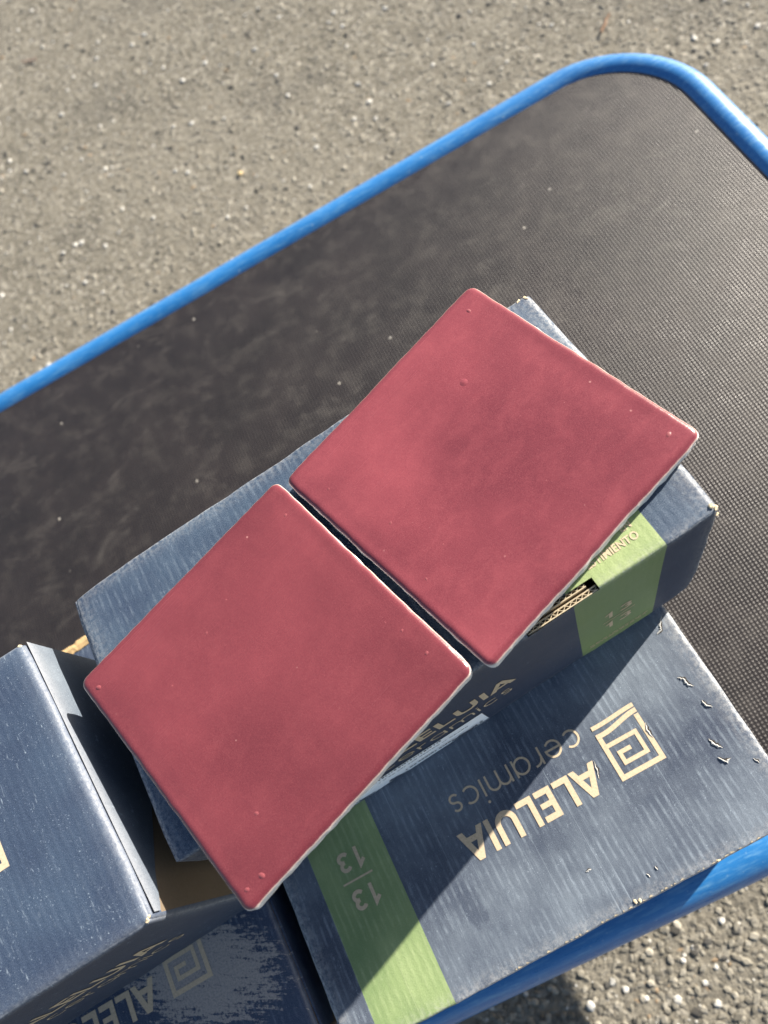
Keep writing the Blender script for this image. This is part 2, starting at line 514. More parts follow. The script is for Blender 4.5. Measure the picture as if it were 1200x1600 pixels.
def scatter(count, x0, x1, y0, y1, keep, rough=1.0):
    for i in range(count):
        x = rnd.uniform(x0, x1); y = rnd.uniform(y0, y1)
        if not keep(x, y):
            continue
        r = 0.0010 + (0.0042 if rough == 1.0 else 0.0036) * rnd.random() ** 2.8
        b = len(sv)
        z = r * (rnd.uniform(-0.40, -0.02) if rough == 1.0 else rnd.uniform(-0.36, 0.12))
        tt = rnd.random()
        if tt < 0.80:
            g = rnd.uniform(0.145, 0.235) if rough == 1.0 else rnd.uniform(0.10, 0.26); c = (g, g * 0.93, g * 0.77)
        elif tt < 0.835:
            g = rnd.uniform(0.035, 0.08); c = (g, g * 0.97, g * 0.92); r *= 1.3
        elif tt < 0.965:
            g = rnd.uniform(0.24, 0.36); c = (g, g * 0.93, g * 0.78)
        elif tt < 0.988:
            g = rnd.uniform(0.45, 0.65); c = (g, g * 0.98, g * 0.92); z = r * 0.1
        else:
            g = rnd.uniform(0.22, 0.34); c = (g, g * 0.72, g * 0.45)
        for v in stone(r, 0.75, rnd):
            sv.append((x + v.x, y + v.y, z + v.z))
        sf.extend(tuple(b + q for q in f) for f in UP_F)
        stn.extend([c] * 12)


scatter(64000, -0.62, 1.00, 0.42, 1.98, lambda x, y: (y > 0.62 or x > 0.38) and y < 1.95 - (x + 0.188) * 1.139 and x > -0.56 + (y - 0.933) * 0.303)
scatter(15000, -0.42, 0.22, -0.32, -0.04, lambda x, y: True, 1.02)
scatter(5000, 0.38, 0.80, 0.15, 0.42, lambda x, y: True, 1.02)
agg = mesh_obj("asphalt_gravel", sv, sf, M_STONE, attrs={"tone": ('FLOAT_VECTOR', stn)}, loc=(0, 0, GZ))
tag(agg, "small grey and beige stones set in the asphalt", "gravel", kind="stuff")

# ------------------------------------------------------------------ platform cart
CART_RZ = R(-4.1)
cart = thing("platform_cart", "platform cart with blue tubular frame and black anti-slip deck", "cart", (0, 0, 0), CART_RZ)
Y0, Y1, X0, X1, CR, TR, TZ = -0.0670, 0.6036, -0.66, 0.3875, 0.098, 0.0168, -0.0120


def rrect(x0, x1, y0, y1, r, seg=14, step=0.04):
    pts = []
    def line(a, b):
        nn = max(1, int((Vector(b) - Vector(a)).length / step))
        for i in range(nn):
            pts.append(Vector(a).lerp(Vector(b), i / nn))
    def arc(cx, cy, a0):
        for i in range(seg):
            a = a0 + math.pi / 2 * i / seg
            pts.append(Vector((cx + r * math.cos(a), cy + r * math.sin(a))))
    line((x1, y0 + r), (x1, y1 - r)); arc(x1 - r, y1 - r, 0)
    line((x1 - r, y1), (x0 + r, y1)); arc(x0 + r, y1 - r, math.pi / 2)
    line((x0, y1 - r), (x0, y0 + r)); arc(x0 + r, y0 + r, math.pi)
    line((x0 + r, y0), (x1 - r, y0)); arc(x1 - r, y0 + r, 1.5 * math.pi)
    return pts


def tube(path, r, closed=True, seg=28):
    V, F = [], []
    n = len(path)
    for i, p in enumerate(path):
        a = path[i - 1] if (closed or i > 0) else p
        b = path[(i + 1) % n] if (closed or i < n - 1) else p
        t = (b - a).normalized()
        side = t.cross(Vector((0, 0, 1)))
        if side.length < 1e-4: side = Vector((1, 0, 0))
        side.normalize(); up = side.cross(t)
        for s in range(seg):
            an = 2 * math.pi * s / seg
            V.append(p + side * (r * math.cos(an)) + up * (r * math.sin(an)))
    for i in range(n if closed else n - 1):
        j = (i + 1) % n
        for s in range(seg):
            q = (s + 1) % seg
            F.append((i * seg + s, j * seg + s, j * seg + q, i * seg + q))
    return V, F


path = [Vector((p.x, p.y, TZ)) for p in rrect(X0, X1, Y0, Y1, CR)]
V, F = tube(path, TR)
mesh_obj("frame_tube", V, F, M_BLUE, cart, smooth=True)
# deck board
outl = rrect(X0 + 0.0115, X1 - 0.0115, Y0 + 0.0115, Y1 - 0.0115, CR - 0.0115)
nn = len(outl)
V = [(p.x, p.y, 0) for p in outl] + [(p.x, p.y, -0.009) for p in outl]
mesh_obj("deck", V, [tuple(range(nn))], M_DECK, cart)
V2 = [(p.x, p.y, -0.0002) for p in outl] + [(p.x, p.y, -0.009) for p in outl]
F = [tuple(range(2 * nn - 1, nn - 1, -1))] + [(i, (i + 1) % nn, nn + (i + 1) % nn, nn + i)[::-1] for i in range(nn)]
mesh_obj("plywood_core", V2, F, M_PLY, cart)
# cross bars under the deck
for cx in (-0.38, 0.14):
    V, F = tube([Vector((cx, Y0, -0.0265)), Vector((cx, Y1, -0.0265))], 0.0150, False, 16)
    mesh_obj("cross_bar", V, F, M_BLUE, cart, smooth=True)


def cyl(cx, cy, cz, r, h, axis, seg=28, inner=0.0):
    V, F = [], []
    for s in (-1, 1):
        for i in range(seg):
            a = 2 * math.pi * i / seg
            p = [r * math.cos(a), r * math.sin(a)]
            d = s * h / 2
            V.append({'x': (cx + d, cy + p[0], cz + p[1]), 'z': (cx + p[0], cy + p[1], cz + d)}[axis])
    for i in range(seg):
        j = (i + 1) % seg
        F.append((i, j, seg + j, seg + i))
    F.append(tuple(range(seg - 1, -1, -1))); F.append(tuple(range(seg, 2 * seg)))
    return V, F


for cx in (-0.52, 0.18):
    for cy in (0.10, 0.43):
        zc = GZ + 0.08
        V, F = cyl(cx, cy, -0.047, 0.04, 0.012, 'z')
        fork = mesh_obj("caster", V, F, M_STEEL, cart)
        for s in (-1, 1):
            V = [(cx + s * 0.026 + a, cy + b * (0.03 if c > zc else 0.014), c) for a in (-0.0015, 0.0015) for b in (-1, 1) for c in (zc - 0.012, -0.052)]
            mesh_obj("fork_plate", V, [(0, 1, 3, 2), (4, 6, 7, 5), (0, 4, 5, 1), (2, 3, 7, 6), (0, 2, 6, 4), (1, 5, 7, 3)], M_STEEL, fork)
        V, F = cyl(cx, cy, zc, 0.08, 0.034, 'x')
        mesh_obj("wheel", V, F, M_RUBBER, fork)


# ------------------------------------------------------------------ cardboard boxes
def axis_vals(L, r, extra=(), step=0.006):
    vals = {0.0, L}
    for q in (0.0, 0.12, 0.3, 0.5, 0.75, 1.0):
        vals.add(r * q); vals.add(L - r * q)
    n = max(2, int((L - 2 * r) / step))
    base = [r + (L - 2 * r) * i / n for i in range(n + 1)]
    ex = [e for e in extra]
    out = sorted(vals | set(ex))
    for b in base:
        if min(abs(b - e) for e in ex) > 0.0018 if ex else True:
            out.append(b)
    out = sorted(set(round(x, 6) for x in out))
    return out


class Carton:
    """rounded corrugated box in its own print frame: u right, t back from the printed front, v down from the top"""
    def __init__(self, label, L, W, H, O, U, T, Vv, seed, r=0.0022, su=1.0, bulge=0.00045, group="printed tile boxes on the cart"):
        self.L, self.W, self.H, self.r, self.seed, self.bulge = L, W, H, r, seed, bulge
        self.su = su
        self.O, self.U, self.T, self.V = Vector(O), Vector(U), Vector(T), Vector(Vv)
        cpt = self.O + self.U * (L / 2) + self.T * (W / 2) + self.V * (H / 2)
        zmin = min((self.O + self.U * a + self.T * b + self.V * c).z for a in (0, L) for b in (0, W) for c in (0, H))
        self.base = Vector((cpt.x, cpt.y, zmin))
        self.root = thing("cardboard_box", label, "box", self.base, 0.0, group)
        self.flip = self.U.cross(self.T).dot(self.V) < 0
        self.layer = 0

    def local(self, u, t, v):
        return self.O + self.U * u + self.T * t + self.V * v - self.base

    def shape(self, u, t, v):
        """point of the worn rounded box surface in print coordinates, and its outward normal"""
        p = Vector((u, t, v)); d = (self.L, self.W, self.H)
        r = self.r
        rr_ = (r * self.su, r, r)
        c = Vector([min(max(p[i], rr_[i]), d[i] - rr_[i]) for i in range(3)])
        nrm = p - c
        nrm.x /= self.su
        if nrm.length < 1e-9:
            nrm = Vector((0, -1, 0))
        nrm.normalize()
        q = c + Vector((nrm.x * r * self.su, nrm.y * r, nrm.z * r))
        s = self.seed * 3.7
        k = noise.noise(Vector((u * 14 + s, t * 14, v * 14))) * self.bulge
        dd = sorted(min(p[i], d[i] - p[i]) for i in range(3))
        e = math.exp(-dd[1] / 0.006)
        k += e * 0.0007 * noise.noise(Vector((u * 70 + s, t * 70, v * 70)))
        cor = math.exp(-dd[2] / 0.010) * e
        k -= cor * 0.0018 * (0.6 + noise.noise(Vector((u * 30 + s, t * 30, v * 30))))
        return q + nrm * k, nrm

    def world(self, u, t, v, lift=0.0):
        q, nr = self.shape(u, t, v)
        q = q + nr * lift
        return self.local(*q)

    def build(self, mats, band=None, holes=None, kraft_end=None):
        L, W, H = self.L, self.W, self.H
        eu = list(band) if band else []
        et, ev = [], []
        if holes:
            eu += [holes[0], holes[1]]; et += [holes[2]]; ev += [holes[3]]
        if kraft_end: ev.append(0.009); et.append(0.003)
        us, ts, vs = axis_vals(L, self.r * self.su, eu), axis_vals(W, self.r, et), axis_vals(H, self.r, ev)
        groups = {"body": [], "green_band": [], "end_panel": []}
        def face(A, B, fn, flip):
            for i in range(len(A) - 1):
                for j in range(len(B) - 1):
                    q = [fn(A[i], B[j]), fn(A[i + 1], B[j]), fn(A[i + 1], B[j + 1]), fn(A[i], B[j + 1])]
                    if flip: q.reverse()
                    c = [sum(x[m] for x in q) / 4 for m in range(3)]
                    if holes and holes[0] < c[0] < holes[1] and c[1] < holes[2] and c[2] < holes[3]:
                        continue
                    g = "body"
                    if kraft_end is not None and abs(c[0] - kraft_end) < 1e-4 and c[2] > 0.009 and c[1] > 0.003:
                        g = "end_panel"
                    elif kraft_end == 0.0 and abs(c[0]) < 1e-4 and c[1] > 0.003:
                        g = "end_panel"
                    elif band and band[0] < c[0] < band[1]:
                        g = "green_band"
                    groups[g].append(q)
        fl = self.flip
        face(us, vs, lambda a, b: (a, 0.0, b), fl)
        face(us, vs, lambda a, b: (a, W, b), not fl)
        face(us, ts, lambda a, b: (a, b, 0.0), not fl)
        face(us, ts, lambda a, b: (a, b, H), fl)
        face(ts, vs, lambda a, b: (0.0, a, b), not fl)
        face(ts, vs, lambda a, b: (L, a, b), fl)
        for g, quads in groups.items():
            if not quads: continue
            idx, V, co, ed, F = {}, [], [], [], []
            for q in quads:
                ff = []
                for p in q:
                    key = tuple(round(x, 6) for x in p)
                    if key not in idx:
                        idx[key] = len(V)
                        V.append(self.world(*p)); co.append(p)
                        dd = sorted(min(p[i], (L, W, H)[i] - p[i]) / (self.su if i == 0 else 1.0) for i in range(3))
                        ed.append(math.exp(-dd[1] / 0.0016))
                    ff.append(idx[key])
                F.append(ff)
            mesh_obj(g, V, F, mats[g], self.root, {"co": ('FLOAT_VECTOR', co), "edge": ('FLOAT', ed)}, smooth=True)

    # --- flat print on a face -------------------------------------------------
    def on(self, face, a, b, lift):
        if face == 'front': return self.world(a, 0.0, b, lift)
        if face == 'top': return self.world(a, b, 0.0, lift)
        if face == 'end': return self.world(self.L, a, b, lift)
        return self.world(0.0, a, b, lift)

    def co_of(self, face, a, b):
        return {'front': (a, 0.0, b), 'top': (a, b, 0.0), 'end': (self.L, a, b)}.get(face, (0.0, a, b))

    def print_mesh(self, name, polys, mat, face='front', lift=0.00016, parent=None):
        """polys: list of 2D polygons (convex) in face coordinates; every one a hair above the last to avoid coplanar faces"""
        V, F, co = [], [], []
        for i, poly in enumerate(polys):
            b = len(V)
            l = lift + (i % 5) * 0.00003
            for p in poly:
                V.append(self.on(face, p[0], p[1], l)); co.append(self.co_of(face, p[0], p[1]))
            F.append(list(range(b, b + len(poly))))
        return mesh_obj(name, V, F, mat, parent or self.root, {"co": ('FLOAT_VECTOR', co)})


def strokes(pts, w, closed=False, maxlen=0.006):
    """polyline of width w as a list of quads joined with mitres"""
    P = [Vector((p[0], p[1])) for p in pts]
    Q = []
    n = len(P)
    for i in range(n if closed else n - 1):
        a, b = P[i], P[(i + 1) % n]
        m = max(1, int((b - a).length / maxlen))
        for j in range(m): Q.append(a.lerp(b, j / m))
    if not closed: Q.append(P[-1])
    n = len(Q)
    Ls, Rs = [], []
    for i in range(n):
        a = Q[i - 1] if (closed or i > 0) else None
        c = Q[(i + 1) % n] if (closed or i < n - 1) else None
        d1 = (Q[i] - a).normalized() if a is not None else None
        d2 = (c - Q[i]).normalized() if c is not None else None
        if d1 is None: d1 = d2
        if d2 is None: d2 = d1
        n1 = Vector((-d1.y, d1.x)); n2 = Vector((-d2.y, d2.x))
        m = (n1 + n2).normalized()
        s = min(1.0 / max(m.dot(n1), 0.2), 2.2)
        Ls.append(Q[i] + m * (w / 2 * s)); Rs.append(Q[i] - m * (w / 2 * s))
    out = []
    for i in range(n if closed else n - 1):
        j = (i + 1) % n
        out.append([Ls[i], Rs[i], Rs[j], Ls[j]])
    return out


def arc(cx, cy, r, a0, a1, seg=16, ry=None):
    ry = ry or r
    return [(cx + r * math.cos(R(a0 + (a1 - a0) * i / seg)), cy + ry * math.sin(R(a0 + (a1 - a0) * i / seg))) for i in range(seg + 1)]


def bold_word(u0, v0, h=0.0165, s=0.0031):
    """ALELUIA in heavy geometric capitals, u right, v down, top-left at (u0, v0); returns stroke groups"""
    G = []
    x = u0
    def A(x):
        w = 0.0155
        e = s * 0.56
        G.append([[(x, v0 + h), (x + s * 1.12, v0 + h), (x + w / 2 + e, v0), (x + w / 2 - e, v0)]])
        G.append([[(x + w - s * 1.12, v0 + h), (x + w, v0 + h), (x + w / 2 + e, v0), (x + w / 2 - e, v0)]])
        G.append(strokes([(x + w * 0.2, v0 + h * 0.70), (x + w * 0.8, v0 + h * 0.70)], s * 0.95))
        return w
    def Lt(x):
        G.append(strokes([(x + s / 2, v0), (x + s / 2, v0 + h - s / 2), (x + 0.0098, v0 + h - s / 2)], s))
        return 0.0098
    def Et(x):
        G.append(strokes([(x + 0.0098, v0 + s / 2), (x + s / 2, v0 + s / 2), (x + s / 2, v0 + h - s / 2), (x + 0.0098, v0 + h - s / 2)], s))
        G.append(strokes([(x + s * 0.8, v0 + h / 2), (x + 0.0090, v0 + h / 2)], s * 0.9))
        return 0.0098
    def Ut(x):
        w = 0.0128
        r = w / 2 - s / 2
        G.append(strokes([(x + s / 2, v0)] + arc(x + w / 2, v0 + h - s / 2 - r, r, 180, 0, 14) + [(x + w - s / 2, v0)], s))
        return w
    def It(x):
        G.append(strokes([(x + s / 2, v0), (x + s / 2, v0 + h)], s))
        return s
    for fn, gap in ((A, .0008), (Lt, .0016), (Et, .0018), (Lt, .0016), (Ut, .0023), (It, .0010), (A, 0)):
        x += fn(x) + gap
    return G, x


def thin_word(u0, vb, xh=0.0098, s=0.00115):
    """ceramics in thin geometric lowercase, baseline vb"""
    G = []
    x = u0
    r = xh / 2 - s / 2
    cy = vb - xh / 2
    def c(x):
        G.append(strokes(arc(x + xh / 2, cy, r, -48, -312, 22), s)); return xh * 0.90
    def e(x):
        G.append(strokes([(x + s, cy)] + [(x + xh - s / 2, cy)] + arc(x + xh / 2, cy, r, 0, -318, 26)[1:], s)); return xh
    def rr(x):
        G.append(strokes([(x + s / 2, vb), (x + s / 2, vb - xh)], s))
        G.append(strokes(arc(x + s / 2 + 0.0042, vb - xh + 0.0046, 0.0040, 190, 280, 8), s)); return 0.0052
    def a(x):
        G.append(strokes(arc(x + xh / 2, cy, r, 0, 360, 28)[:-1], s, True))
        G.append(strokes([(x + xh - s / 2, vb - xh), (x + xh - s / 2, vb)], s)); return xh
    def m(x):
        q = 0.0034
        G.append(strokes([(x + s / 2, vb), (x + s / 2, vb - xh)], s))
        for o in (0, 2 * q):
            G.append(strokes(arc(x + s / 2 + q + o, vb - xh + q + s / 2, q, 180, 360, 12) + [(x + s / 2 + 2 * q + o, vb)], s))
        return 4 * q + s
    def i_(x):
        G.append(strokes([(x + s / 2, vb), (x + s / 2, vb - xh)], s))
        G.append([[(x + s / 2 + 0.0008 * math.cos(R(t)), vb - xh - 0.0032 + 0.0008 * math.sin(R(t))) for t in range(0, 360, 45)]]); return s
    def s_(x):
        q = xh / 4 - s / 4
        G.append(strokes(arc(x + 0.0031, vb - xh + q + s / 2, q * 1.15, -30, -270, 12, q) + arc(x + 0.0031, vb - q - s / 2, q * 1.2, -90, 150, 12, q)[1:], s)); return 0.0062
    for fn in (c, e, rr, a, m, i_, c, s_):
        x += fn(x) + 0.0024
    return G


def emblem(u0, v0, w=0.0265, s=0.0027):
    """nested square spiral over two wavy bars"""
    G = []
    h = s / 2
    # outer frame: open at the bottom (upright), closed left, top and right
    G.append(strokes([(u0 + h, v0 + w), (u0 + h, v0 + h), (u0 + w - h, v0 + h), (u0 + w - h, v0 + w)], s))
    # second line springs from the right side and winds inwards
    G.append(strokes([(u0 + w - s * 0.7, v0 + w * 0.715), (u0 + w * 0.25, v0 + w * 0.715), (u0 + w * 0.25, v0 + w * 0.285),
                      (u0 + w * 0.745, v0 + w * 0.285), (u0 + w * 0.745, v0 + w * 0.50), (u0 + w * 0.49, v0 + w * 0.50)], s * 0.85))
    # wavy bars closing the bottom
    for k_, dv in ((0, 0.0), (1, 0.0040)):
        pts = []
        for i in range(15):
            f = i / 14
            pts.append((u0 + f * w, v0 + w + 0.0004 + dv + (0.0016 if k_ == 0 else 0.0006) * math.cos(math.pi * 1.15 * f) ))
        G.append(strokes(pts, s * (0.95 if k_ == 0 else 0.85)))
    return G


def flat(G):
    """stroke groups -> polygon list with each group on its own tiny level"""
    return G


def put_print(box, name, G, face='front', lift=0.00016, rot180=None, mat=None):
    V, F, co = [], [], []
    for i, grp in enumerate(G):
        l = lift + (i % 4) * 0.00004
        for poly in grp:
            b = len(V)
            for p in poly:
                x, y = p[0], p[1]
                if rot180: x, y = rot180[0] - x, rot180[1] - y
                V.append(box.on(face, x, y, l)); co.append(box.co_of(face, x, y))
            F.append(list(range(b, b + len(poly))))
    return mesh_obj(name, V, F, mat or M_LET, box.root, {"co": ('FLOAT_VECTOR', co)})


def font_polys(text, size, bold=0.0, spacing=1.0):
    """outline text from the built-in font as triangles in metres, origin bottom-left, y up"""
    cu = bpy.data.curves.new("txt", 'FONT')
    cu.body = text; cu.size = size; cu.offset = bold; cu.space_character = spacing
    cu.resolution_u = 4
    o = bpy.data.objects.new("txt", cu); COL.objects.link(o)
    dg = bpy.context.evaluated_depsgraph_get()
    me = o.evaluated_get(dg).to_mesh()
    polys = [[(me.vertices[i].co.x, me.vertices[i].co.y) for i in p.vertices] for p in me.polygons]
    o.evaluated_get(dg).to_mesh_clear()
    bpy.data.objects.remove(o, do_unlink=True); bpy.data.curves.remove(cu)
    return polys


def text_group(text, u0, vb, height, width=None, bold=0.0, wide=1.0):
    P = font_polys(text, 1.0, bold)
    xs = [p[0] for q in P for p in q]; ys = [p[1] for q in P for p in q]
    hh = max(ys)
    sc = height / hh
    sx = sc * wide if width is None else width / (max(xs) - min(xs))
    x0 = min(xs)
    return [[(u0 + (p[0] - x0) * sx, vb - p[1] * sc) for p in q] for q in P], u0 + (max(xs) - x0) * sx


def numerals(u0, v0, h=0.0108, s=0.0021):
    """13 over 13 with a bar"""
    G = []
    for dv in (0.0, 0.0207):
        t = v0 + dv
        G.append(strokes([(u0 + 0.0004, t + 0.0032), (u0 + 0.0034, t + s * 0.3), (u0 + 0.0034, t + h)], s))
        r = h / 4 - s / 4
        cx = u0 + 0.0118
        G.append(strokes(arc(cx, t + s / 2 + r, r * 1.18, -155, 90, 14, r) , s))
        G.append(strokes(arc(cx, t + h - s / 2 - r, r * 1.3, -90, 155, 14, r), s))
    G.append(strokes([(u0 - 0.0012, v0 + 0.0157), (u0 + 0.0175, v0 + 0.0157)], 0.0010))
    return G


def tear(box, face, pts, height=0.0006, width=0.0012, seed=1):
    """a small rip: a flat patch painted dark as the shade inside and, beside it, a raised lip of paper pulp"""
    rr = random.Random(seed)
    P = [Vector(p) for p in pts]
    dense = []
    for a, b in zip(P[:-1], P[1:]):
        for i in range(5): dense.append(a.lerp(b, i / 5))
    dense.append(P[-1])
    n = len(dense)
    V, F, HV, HF = [], [], [], []
    for i, p in enumerate(dense):
        d = (dense[min(i + 1, n - 1)] - dense[max(i - 1, 0)]).normalized()
        nr = Vector((-d.y, d.x))
        f = math.sin(math.pi * i / (n - 1)) ** 0.7 * rr.uniform(0.5, 1.0)
        p = p + nr * rr.uniform(-0.00028, 0.00028)
        wh = width * f * rr.uniform(0.6, 1.5)
        wl = width * (0.10 + f * rr.uniform(0.5, 1.2))
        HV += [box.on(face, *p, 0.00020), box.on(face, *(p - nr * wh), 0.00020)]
        V += [box.on(face, *(p - nr * wh * 0.15), 0.00022), box.on(face, *(p + nr * wl * 0.35), 0.00025 + height * f * rr.uniform(0.7, 1.1)),
              box.on(face, *(p + nr * wl), 0.00014)]
    for i in range(n - 1):
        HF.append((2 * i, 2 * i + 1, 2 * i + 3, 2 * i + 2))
        for j in range(2):
            F.append((i * 3 + j, i * 3 + j + 1, i * 3 + 4 + j, i * 3 + 3 + j))
    o = mesh_obj("torn_lip", V, F, M_PULP, box.root)
    mesh_obj("rip_shade_patch", HV, HF, M_RIP_SHADE, o)  # flat dark patch, shade of a hole put into the colour
    return o


def crumb(box, face, a, b, r, seed, mat=None, name="frayed_corner"):
    rr = random.Random(seed)
    V, F = [], []
    for k_ in range(5):
        c = box.on(face, a + rr.uniform(-r, r), b + rr.uniform(-r, r), r * 0.2)
        bb = len(V)
        for v in stone(r * rr.uniform(0.35, 0.8), rr.uniform(0.4, 0.9), rr):
            V.append(c + v)
        F += [tuple(bb + q for q in f) for f in ICO_F]
    return mesh_obj(name, V, F, mat or M_PALEKRAFT, box.root)


def fit_print(box, mirror_green=True, logo=True, word=True, du=0.0, dv=0.0):
    if logo:
        put_print(box, "emblem", emblem(0.0448 + du, 0.0520 + dv))
    if word:
        G, xe = bold_word(0.0795 + du, 0.0520 + dv)
        put_print(box, "lettering", G)
        put_print(box, "thin_lettering", thin_word(0.0787 + du, 0.0885 + dv))


BAND = (0.2035, 0.2475)
SC = 0.01
# --- box 1: upright in the centre, carries the tiles
b1 = Carton("upright navy box under the two red tiles, green band wrapping its top and front", 0.2755, 0.1405, 0.129,
            (-0.1725, 0.0628, 0.270), Vector((0.9995, 0.031, 0)), Vector((-0.036, 0.9993, 0)), Vector((0, 0, -1)), 1.0, r=0.0018, su=2.4)
HOLE = (0.1795, 0.2155, 0.0060, 0.0018)
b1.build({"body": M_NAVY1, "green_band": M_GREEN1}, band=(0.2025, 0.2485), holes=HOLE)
fit_print(b1, logo=True)
put_print(b1, "size_numerals", numerals(0.2175, 0.0590))
# small print at the foot of the green band
g = []
rr = random.Random(5)
for row in (0.1105, 0.1135):
    x = 0.2075
    while x < 0.2435:
        w = rr.uniform(0.0012, 0.0035)
        g.append([[(x, row), (x + w, row), (x + w, row + 0.0013), (x, row + 0.0013)]]); x += w + rr.uniform(0.0006, 0.0012)
put_print(b1, "small_print", g)
# words on the top of the green band (partly under the tile)
T1, xe = text_group("ESTIMIENTO", 0.2165, 0.0, 0.0036, width=0.0255, bold=0.022)
T2, xe2 = text_group("EN", 0.2370, 0.0, 0.0036, width=0.0052, bold=0.022)
# on the top face the second coordinate grows to the back, so upright letters have y = base + height
G = [[[(p[0], 0.0092 + (-p[1])) for p in q] for q in T1], [[(p[0], 0.0148 + (-p[1])) for p in q] for q in T2]]
put_print(b1, "band_words", G, face='top')
# barcode label at the foot of the front
lab = b1.print_mesh("label", [[(0.030 + i * 0.011, 0.1000), (0.041 + i * 0.011, 0.1000), (0.041 + i * 0.011, 0.1282), (0.030 + i * 0.011, 0.1282)] for i in range(10)], M_LABEL, lift=0.00030)
# label sheets must be one level
me = lab.data
V, F, co = [], [], []
for i in range(11):
    for v_ in (0.0965, 0.1110, 0.1286):
        V.append(b1.on('front', 0.029 + i * 0.011, v_, 0.00035)); co.append((0, 0, 0))
for i in range(10):
    for j in range(2):
        F.append((i * 3 + j, i * 3 + j + 1, i * 3 + 4 + j, i * 3 + 3 + j))
me.clear_geometry(); me.from_pydata([tuple(v) for v in V], [], F); me.update()
g = []
rr = random.Random(8)
for (v0, v1, x0, x1, dens) in ((0.0972, 0.1000, 0.034, 0.112, 1), (0.1180, 0.1205, 0.084, 0.134, 0), (0.1060, 0.1070, 0.070, 0.128, 0), (0.1180, 0.1195, 0.034, 0.052, 0)):
    x = x0
    while x < x1:
        w = rr.uniform(0.0005, 0.0016) if dens else rr.uniform(0.0010, 0.0024)
        g.append([[(x, v0), (x + w, v0), (x + w, v1), (x, v1)]])
        x += w + (rr.uniform(0.0005, 0.0014) if dens else rr.choice([0.0004, 0.0004, 0.0005, 0.0016]))
pr = put_print(b1, "label_print", g, lift=0.00055, mat=M_INK)
pr.parent = lab


# corrugated board edges inside the hand hole
def corrugated(box, u0, u1, t0, t1, v0, depth, name, pitch=0.0031):
    V, F = [], []
    def ribbon(pts):
        b = len(V)
        for (u, t) in pts:
            V.append(box.local(u, t, v0)); V.append(box.local(u, t, v0 + depth))
        for i in range(len(pts) - 1):
            F.append((b + 2 * i, b + 2 * i + 1, b + 2 * i + 3, b + 2 * i + 2))
    def slab(ta, tb):
        b = len(V)
        for u in (u0, u1):
            for t in (ta, tb):
                for v in (v0, v0 + depth):
                    V.append(box.local(u, t, v))
        for f in ((0, 1, 3, 2), (4, 6, 7, 5), (0, 4, 5, 1), (2, 3, 7, 6), (0, 2, 6, 4), (1, 5, 7, 3)):
            F.append(tuple(b + q for q in f))
    th = 0.00042
    slab(t0, t0 + th); slab(t1 - th, t1)
    a, b_ = t0 + th, t1 - th
    n = int((u1 - u0) / pitch * 8)
    P1, P2 = [], []
    for i in range(n + 1):
        u = u0 + (u1 - u0) * i / n
        ph = 2 * math.pi * (u - u0) / pitch + 0.5 * math.sin(u * 400)
        tri = math.asin(math.sin(ph)) / (math.pi / 2)
        t = (a + b_) / 2 + (b_ - a) / 2 * 0.92 * tri
        P1.append((u, t - 0.00016)); P2.append((u, t + 0.00016))
    b = len(V)
    for (p, q) in zip(P1, P2):
        V.append(box.local(p[0], p[1], v0 + 0.0001)); V.append(box.local(q[0], q[1], v0 + 0.0001))
        V.append(box.local(p[0], p[1], v0 + depth)); V.append(box.local(q[0], q[1], v0 + depth))
    for i in range(n):
        o = b + 4 * i
        F.append((o, o + 1, o + 5, o + 4)); F.append((o, o + 4, o + 6, o + 2)); F.append((o + 1, o + 3, o + 7, o + 5))
    return mesh_obj(name, V, F, M_PALEKRAFT, box.root)


corrugated(b1, HOLE[0] + 0.0006, HOLE[1] - 0.0006, 0.0005, 0.0029, 0.0017, 0.012, "corrugated_edge")
corrugated(b1, HOLE[0] + 0.0010, HOLE[1] - 0.0040, 0.0042, 0.0069, 0.0010, 0.012, "corrugated_edge")
# brown inner wall and floor seen through the slot
Vh = []
V, F = [], []
for (u, t, v) in ((HOLE[0] - .004, 0.0031, .004), (HOLE[1] + .004, 0.0031, .004), (HOLE[1] + .004, 0.0031, .030), (HOLE[0] - .004, 0.0031, .030),
                  (HOLE[0] - .004, 0.0036, .004), (HOLE[1] + .004, 0.0036, .004), (HOLE[1] + .004, 0.0036, .030), (HOLE[0] - .004, 0.0036, .030),
                  (HOLE[0] - .01, 0.0005, .032), (HOLE[1] + .01, 0.0005, .032), (HOLE[1] + .01, 0.02, .032), (HOLE[0] - .01, 0.02, .032)):
    V.append(b1.local(u, t, v))
mesh_obj("inner_liner", V, [(0, 1, 2, 3), (4, 7, 6, 5), (0, 4, 5, 1), (8, 9, 10, 11)], M_KRAFT, b1.root)
crumb(b1, 'top', 0.2738, 0.0035, 0.0022, 3)
crumb(b1, 'end', 0.0012, 0.0090, 0.0012, 4)
crumb(b1, 'top', 0.2725, 0.1392, 0.0011, 6)
crumb(b1, 'top', 0.2690, 0.1398, 0.0009, 7)

# --- box 2: lying on its back in front of box 1, print upside down
rz2 = R(-1.6)
U2 = Vector((-math.cos(rz2), -math.sin(rz2), 0)); V2_ = Vector((-math.sin(rz2), math.cos(rz2), 0))
b2 = Carton("dusty navy box lying flat at the front right, half in shadow, print upside down", 0.267, 0.141, 0.1325,
            (0.0805, -0.0520, 0.1405), U2, Vector((0, 0, -1)), V2_, 2.0, r=0.0018, su=1.8)
b2.build({"body": M_NAVY2, "green_band": M_GREEN2}, band=BAND)
fit_print(b2, dv=0.0015)
put_print(b2, "size_numerals", numerals(0.2170, 0.0600))
